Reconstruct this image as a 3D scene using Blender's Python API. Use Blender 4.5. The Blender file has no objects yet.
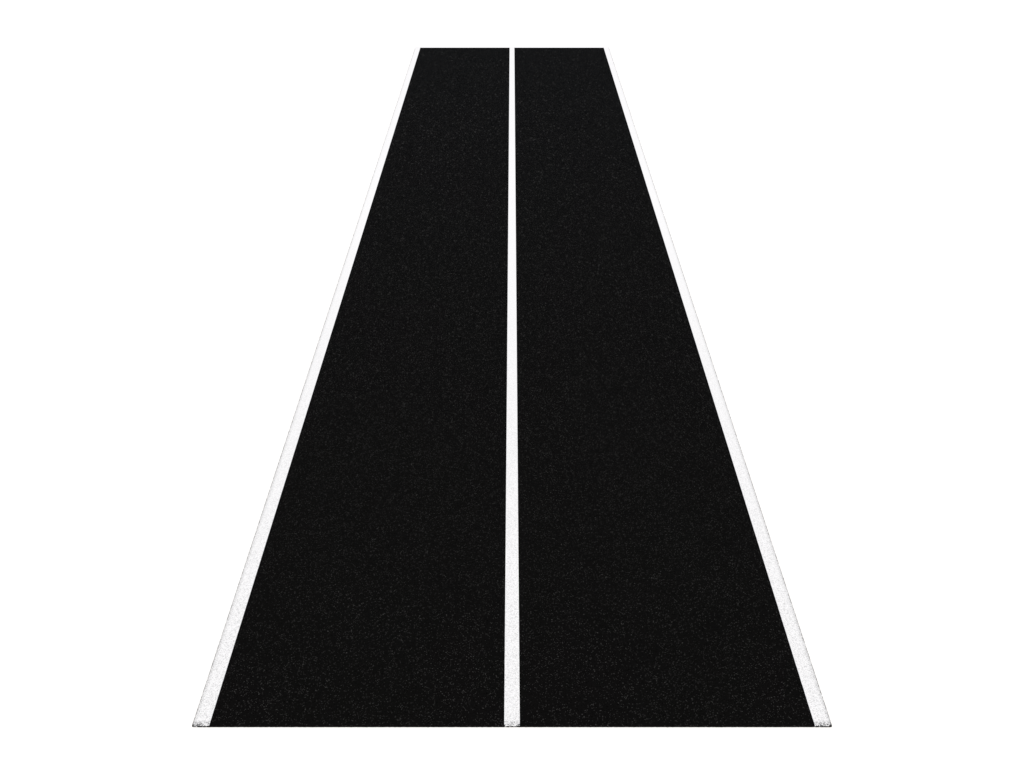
import bpy, bmesh, math, random
from mathutils import Vector, noise

sc = bpy.context.scene
col = sc.collection

# ------------------------------------------------------------------ camera
LENS, SENSOR = 35.0, 36.0
F = LENS / SENSOR * 1024.0                   # focal length in pixels
Y_VP = -246.6                                # where the road's edges meet, above the frame
PITCH = math.atan((384.0 - Y_VP) / F)        # downward tilt
W = 7.313                                    # width of the road
HW = W / 2
SLAB = 0.024                                 # thickness of the asphalt layer


def below(row):                              # angle below the horizon of a picture row
    return PITCH + math.atan((row - 384.0) / F)


a_near, a_far = below(725.9), below(47.6)
dist = 7.30 * F / 639.2 / math.cos(math.atan((725.9 - 384.0) / F))
H = dist * math.sin(a_near)
Y0 = H / math.tan(a_near)                    # near end of the road
Y1 = H / math.tan(a_far)                     # far end
LEN = Y1 - Y0
cam_d = bpy.data.cameras.new('camera')
cam = bpy.data.objects.new('camera', cam_d)
col.objects.link(cam)
cam_d.lens, cam_d.sensor_width, cam_d.sensor_fit = LENS, SENSOR, 'HORIZONTAL'
cam_d.clip_start, cam_d.clip_end = 0.1, 6000.0
cam.location = (0.0, 0.0, H + SLAB)
cam.rotation_euler = (math.pi / 2 - PITCH, 0.0, 0.0)
sc.camera = cam

# ------------------------------------------------------------------ daylight
SUN_EL, SUN_AZ = math.radians(66.0), math.radians(180.0)   # high sun behind the camera
world = bpy.data.worlds.new('World')
sc.world = world
world.use_nodes = True
wn = world.node_tree
wn.nodes.clear()
sky = wn.nodes.new('ShaderNodeTexSky')
sky.sky_type = 'NISHITA'
sky.sun_disc = False
sky.sun_elevation = SUN_EL
sky.sun_rotation = SUN_AZ
bg = wn.nodes.new('ShaderNodeBackground')
bg.inputs['Strength'].default_value = 0.075
wo = wn.nodes.new('ShaderNodeOutputWorld')
wn.links.new(sky.outputs[0], bg.inputs['Color'])
wn.links.new(bg.outputs[0], wo.inputs['Surface'])
sun_d = bpy.data.lights.new('sun', 'SUN')
sun_d.energy = 3.5
sun_d.angle = math.radians(0.53)
sun_d.color = (1.0, 0.942, 0.845)
sun = bpy.data.objects.new('sun', sun_d)
col.objects.link(sun)
d = Vector((math.sin(SUN_AZ) * math.cos(SUN_EL), math.cos(SUN_AZ) * math.cos(SUN_EL), math.sin(SUN_EL)))
sun.rotation_euler = d.to_track_quat('Z', 'Y').to_euler()
sun.location = (0, -40, 60)
vs = sc.view_settings
vs.view_transform = 'Standard'
vs.look = 'None'
vs.gamma = 1.0
vs.exposure = 0.0
vs.use_curve_mapping = False


# ------------------------------------------------------------------ materials
class NT:
    def __init__(self, name):
        self.m = bpy.data.materials.new(name)
        self.m.use_nodes = True
        self.t = self.m.node_tree
        self.b = self.t.nodes['Principled BSDF']
        self.co = self.n('ShaderNodeTexCoord').outputs['Object']

    def n(self, kind, **kw):
        nd = self.t.nodes.new(kind)
        for k, v in kw.items():
            setattr(nd, k, v)
        return nd

    def put(self, val, sock):
        if isinstance(val, bpy.types.NodeSocket):
            self.t.links.new(val, sock)
        else:
            sock.default_value = val

    def math(self, op, a, b=0.0, clamp=False):
        nd = self.n('ShaderNodeMath', operation=op, use_clamp=clamp)
        self.put(a, nd.inputs[0])
        self.put(b, nd.inputs[1])
        return nd.outputs[0]

    def noise(self, scale, detail=2.0, rough=0.6):
        nd = self.n('ShaderNodeTexNoise')
        self.put(self.co, nd.inputs['Vector'])
        nd.inputs['Scale'].default_value = scale
        nd.inputs['Detail'].default_value = detail
        nd.inputs['Roughness'].default_value = rough
        return nd.outputs['Fac']

    def cells(self, scale, what='Color'):
        nd = self.n('ShaderNodeTexVoronoi', voronoi_dimensions='3D', feature='F1')
        self.put(self.co, nd.inputs['Vector'])
        nd.inputs['Scale'].default_value = scale
        return nd.outputs[what]

    def chan(self, colour):
        nd = self.n('ShaderNodeSeparateColor')
        self.put(colour, nd.inputs[0])
        return nd.outputs[0]

    def step(self, v, lo, hi, a=0.0, b=1.0):
        nd = self.n('ShaderNodeMapRange', clamp=True)
        self.put(v, nd.inputs['Value'])
        for k, x in (('From Min', lo), ('From Max', hi), ('To Min', a), ('To Max', b)):
            nd.inputs[k].default_value = x
        return nd.outputs['Result']

    def mix(self, f, a, b):
        nd = self.n('ShaderNodeMix', data_type='RGBA')
        self.put(f, nd.inputs[0])
        for v, s in ((a, nd.inputs[6]), (b, nd.inputs[7])):
            self.put(v if isinstance(v, bpy.types.NodeSocket) else (*v, 1.0), s)
        return nd.outputs[2]

    def bump(self, h, dist, strength):
        nd = self.n('ShaderNodeBump')
        nd.inputs['Strength'].default_value = strength
        nd.inputs['Distance'].default_value = dist
        self.put(h, nd.inputs['Height'])
        self.t.links.new(nd.outputs[0], self.b.inputs['Normal'])


def asphalt():
    t = NT('black_asphalt')
    base = t.step(t.noise(2.2, 6.0), 0.3, 0.7)                      # broad unevenness
    clump = t.step(t.noise(4.0, 4.0, 0.65), 0.40, 0.60, 0.75, 1.0)  # pale stones lie thicker in places
    c = t.mix(base, (.0032, .0031, .0030), (.0037, .0036, .0035))
    # stones of several sizes, each size with a few pale and a few dark ones
    for scale, lo, pale, dark in ((150.0, 0.966, .050, .0010), (95.0, 0.984, .046, .0008)):
        v = t.chan(t.cells(scale))
        c = t.mix(t.step(v, 0.02, 0.10, 0.9, 0.0), c, (dark,) * 3)
        c = t.mix(t.math('MULTIPLY', t.step(v, lo, lo + 0.015), clump), c, (pale, pale * .98, pale * .95))
    # longer flat chippings, pressed in along the paving direction, thicker in the far part
    mp = t.n('ShaderNodeMapping')
    mp.inputs['Scale'].default_value = (1.0, 0.42, 1.0)
    t.put(t.co, mp.inputs['Vector'])
    sp = t.n('ShaderNodeSeparateXYZ')
    t.put(t.co, sp.inputs[0])
    for scale, y0, y1, amount in ((50.0, 2.0, 9.0, 0.7), (31.0, 8.0, 21.0, 0.95)):
        vn = t.n('ShaderNodeTexVoronoi')
        t.put(mp.outputs[0], vn.inputs['Vector'])
        vn.inputs['Scale'].default_value = scale
        v = t.chan(vn.outputs['Color'])
        far = t.step(sp.outputs['Y'], y0, y1, 0.0, amount)
        c = t.mix(t.math('MULTIPLY', t.step(v, 0.955, 0.985), far), c, (.0230, .0226, .0221))
        c = t.mix(t.math('MULTIPLY', t.step(v, 0.03, 0.08, 0.8, 0.0), far), c, (.0004, .0004, .0004))
    t.put(c, t.b.inputs['Base Color'])
    t.b.inputs['Roughness'].default_value = 0.85
    t.b.inputs['Specular IOR Level'].default_value = 0.025
    t.b.inputs['Specular Tint'].default_value = (1.0, 0.93, 0.85, 1.0)
    t.bump(t.math('ADD', t.cells(128.0, 'Distance'), t.cells(34.0, 'Distance')), 0.006, 0.6)
    return t.m


def paint():
    t = NT('white_road_paint')
    sep = t.n('ShaderNodeSeparateXYZ')
    t.put(t.co, sep.inputs[0])
    y = sep.outputs['Y']                                            # metres from the near end
    ax = t.math('ABSOLUTE', sep.outputs['X'])
    grain = t.chan(t.cells(100.0))
    fine = t.noise(110.0, 2.0, 0.7)
    mid = t.noise(30.0, 3.0, 0.6)
    wear_and_light = t.step(y, 0.0, 15.0, 1.0, 0.05)                           # speckled wear, graded to paint in the light's falloff towards the near end
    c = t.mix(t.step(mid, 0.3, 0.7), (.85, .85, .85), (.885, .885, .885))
    c = t.mix(t.math('MULTIPLY', t.step(grain, 0.0, 0.40, 0.9, 0.0), wear_and_light), c, (.55, .55, .55))
    pit = t.math('MULTIPLY', t.step(fine, 0.54, 0.65), wear_and_light)
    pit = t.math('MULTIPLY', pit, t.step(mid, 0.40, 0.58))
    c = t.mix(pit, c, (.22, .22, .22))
    # scuffed outer edge and frayed near end
    scuff = t.math('MULTIPLY', t.step(ax, HW - 0.050, HW - 0.006), t.step(fine, 0.42, 0.64))
    c = t.mix(t.math('MULTIPLY', scuff, t.step(y, 0.0, 20.0, 0.85, 0.35)), c, (.16, .16, .16))
    end = t.math('MULTIPLY', t.step(y, 0.012, 0.075, 1.0, 0.0), t.step(t.noise(62.0, 2.0), 0.44, 0.58))
    c = t.mix(end, c, (.035, .035, .035))
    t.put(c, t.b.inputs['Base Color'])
    t.b.inputs['Roughness'].default_value = 0.65
    t.b.inputs['Specular IOR Level'].default_value = 0.45
    t.bump(t.math('ADD', fine, mid), 0.004, 0.35)
    return t.m


def ground_white():
    t = NT('plain_white_ground')
    c = t.mix(t.step(t.noise(0.7, 3.0), 0.3, 0.7), (.905, .905, .905), (.92, .92, .92))
    t.put(c, t.b.inputs['Base Color'])
    t.b.inputs['Roughness'].default_value = 1.0
    t.b.inputs['Specular IOR Level'].default_value = 0.0
    return t.m


# ------------------------------------------------------------------ meshes
def link(name, bm, mat, parent=None):
    bmesh.ops.recalc_face_normals(bm, faces=bm.faces)
    me = bpy.data.meshes.new(name)
    bm.to_mesh(me)
    bm.free()
    me.materials.append(mat)
    o = bpy.data.objects.new(name, me)
    col.objects.link(o)
    o.parent = parent
    return o


def ribbon(ys, profile):
    """Solid swept along +y; profile(j, y) gives the ring of (x, y, z) at row j."""
    bm = bmesh.new()
    rows = [[bm.verts.new(p) for p in profile(j, y)] for j, y in enumerate(ys)]
    n = len(rows[0])
    for a, b in zip(rows, rows[1:]):
        for k in range(n):
            bm.faces.new((a[k], a[(k + 1) % n], b[(k + 1) % n], b[k]))
    bm.faces.new(rows[0])
    bm.faces.new(rows[-1])
    return bm


def wob(x, y, s, seed):
    return noise.noise(Vector((x * s, y * s, seed)))


# ground: one sheet to the horizon
bm = bmesh.new()
R = 2500.0
bm.faces.new([bm.verts.new(p) for p in ((-R, -R, 0), (R, -R, 0), (R, R, 0), (-R, R, 0))])
ground = link('ground', bm, ground_white())
ground['kind'] = 'structure'
ground['label'] = 'plain bright white ground around the black road'
ground['category'] = 'ground'

# the road: an Empty at the near end, origin on the ground
road = bpy.data.objects.new('road_section', None)
col.objects.link(road)
road.location = (0.0, Y0, 0.0)
road['label'] = 'straight black asphalt road with three solid white painted lines on white ground'
road['category'] = 'road'
road['kind'] = 'thing'

M_ASPHALT, M_PAINT = asphalt(), paint()

# asphalt layer, its cut edges slightly ragged and rounded over
ys = [0.0, 0.004]
while ys[-1] < LEN - 0.03:
    ys.append(ys[-1] + 0.025)
ys += [LEN - 0.004, LEN]
NX = 366
xs = [-HW + W * k / NX for k in range(NX + 1)]


def slab_bm():
    bm = bmesh.new()

    def edge(y, side):
        return side * (HW + 0.0020 * wob(side * 3, y, 30.0, 1.0) + 0.0015 * wob(side * 3, y, 9.0, 2.0))

    def end(x, base):
        return base + 0.0030 * wob(x, base, 34.0, 5.0) + 0.0020 * wob(x, base, 110.0, 6.0)
    # ring of the top outline, anticlockwise
    ring = [(x, end(x, 0.0)) for x in xs[1:-1]]
    ring += [(edge(y, 1), y) for y in ys[1:-1]]
    ring += [(x, end(x, LEN)) for x in reversed(xs[1:-1])]
    ring += [(edge(y, -1), y) for y in reversed(ys[1:-1])]
    b = 0.003

    def inset(p):
        return (max(-HW + b, min(HW - b, p[0])) if abs(p[0]) > HW - 0.01 else p[0],
                max(p[1], 0.0) + b if p[1] < 0.01 else (p[1] - b if p[1] > LEN - 0.01 else p[1]))
    low = [bm.verts.new((x, y, 0.0)) for x, y in ring]
    mid = [bm.verts.new((x, y, SLAB - b)) for x, y in ring]
    top = [bm.verts.new((*inset(p), SLAB)) for p in ring]
    n = len(ring)
    for A, B in ((low, mid), (mid, top)):
        for k in range(n):
            bm.faces.new((A[k], A[(k + 1) % n], B[(k + 1) % n], B[k]))
    bm.faces.new(top)
    return bm


link('asphalt_surface', slab_bm(), M_ASPHALT, road)

PT = 0.003                                   # thickness of the paint


def paint_line(x0, x1, inset0, inset1, seed):
    """Painted strip between x0 and x1; inset0/inset1 = how far each long edge stands back, on average."""
    n = 24

    def prof(j, y):
        def e(x, ins, sgn):
            if ins <= 0:
                return x + sgn * 0.0012 * wob(x, y, 25.0, seed)
            v = ins * (1.0 + 0.9 * wob(x, y, 14.0, seed) + 0.7 * wob(x, y, 41.0, seed + 3))
            v += 0.016 * max(0.0, 1.0 - y / 0.05) * 0.9             # the outer corner has broken away
            return x + sgn * max(0.001, v)
        a, b = e(x0, inset0, 1), e(x1, inset1, -1)
        fr = max(0.0, 1.0 - y / 0.06)
        fb = max(0.0, 1.0 - (LEN - y) / 0.06)
        up, dn = [], []
        for k in range(n + 1):
            x = a + (b - a) * k / n
            yy = y + fr * (-0.001 + 0.010 * abs(wob(x, seed, 70.0, 11.0))) - fb * 0.026
            up.append((x, yy, SLAB + PT))
            dn.append((x, yy, SLAB - 0.001 - (max(0.0, 0.009 + 0.026 * wob(x, seed, 55.0, 17.0)) if j == 0 else 0.0)))
        return up + dn[::-1]
    return ribbon(ys, prof)


EDGE, CENTRE = 0.197, 0.178
for side in (-1, 1):
    if side < 0:
        bm = paint_line(-HW, -HW + EDGE, 0.0062, 0.0, 21.0)
    else:
        bm = paint_line(HW - EDGE, HW, 0.0, 0.0062, 47.0)
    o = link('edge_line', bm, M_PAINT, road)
    o['label'] = 'solid white line along the %s edge of the road' % ('left' if side < 0 else 'right')
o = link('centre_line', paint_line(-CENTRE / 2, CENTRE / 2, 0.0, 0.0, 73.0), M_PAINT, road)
o['label'] = 'solid white line down the middle of the road'
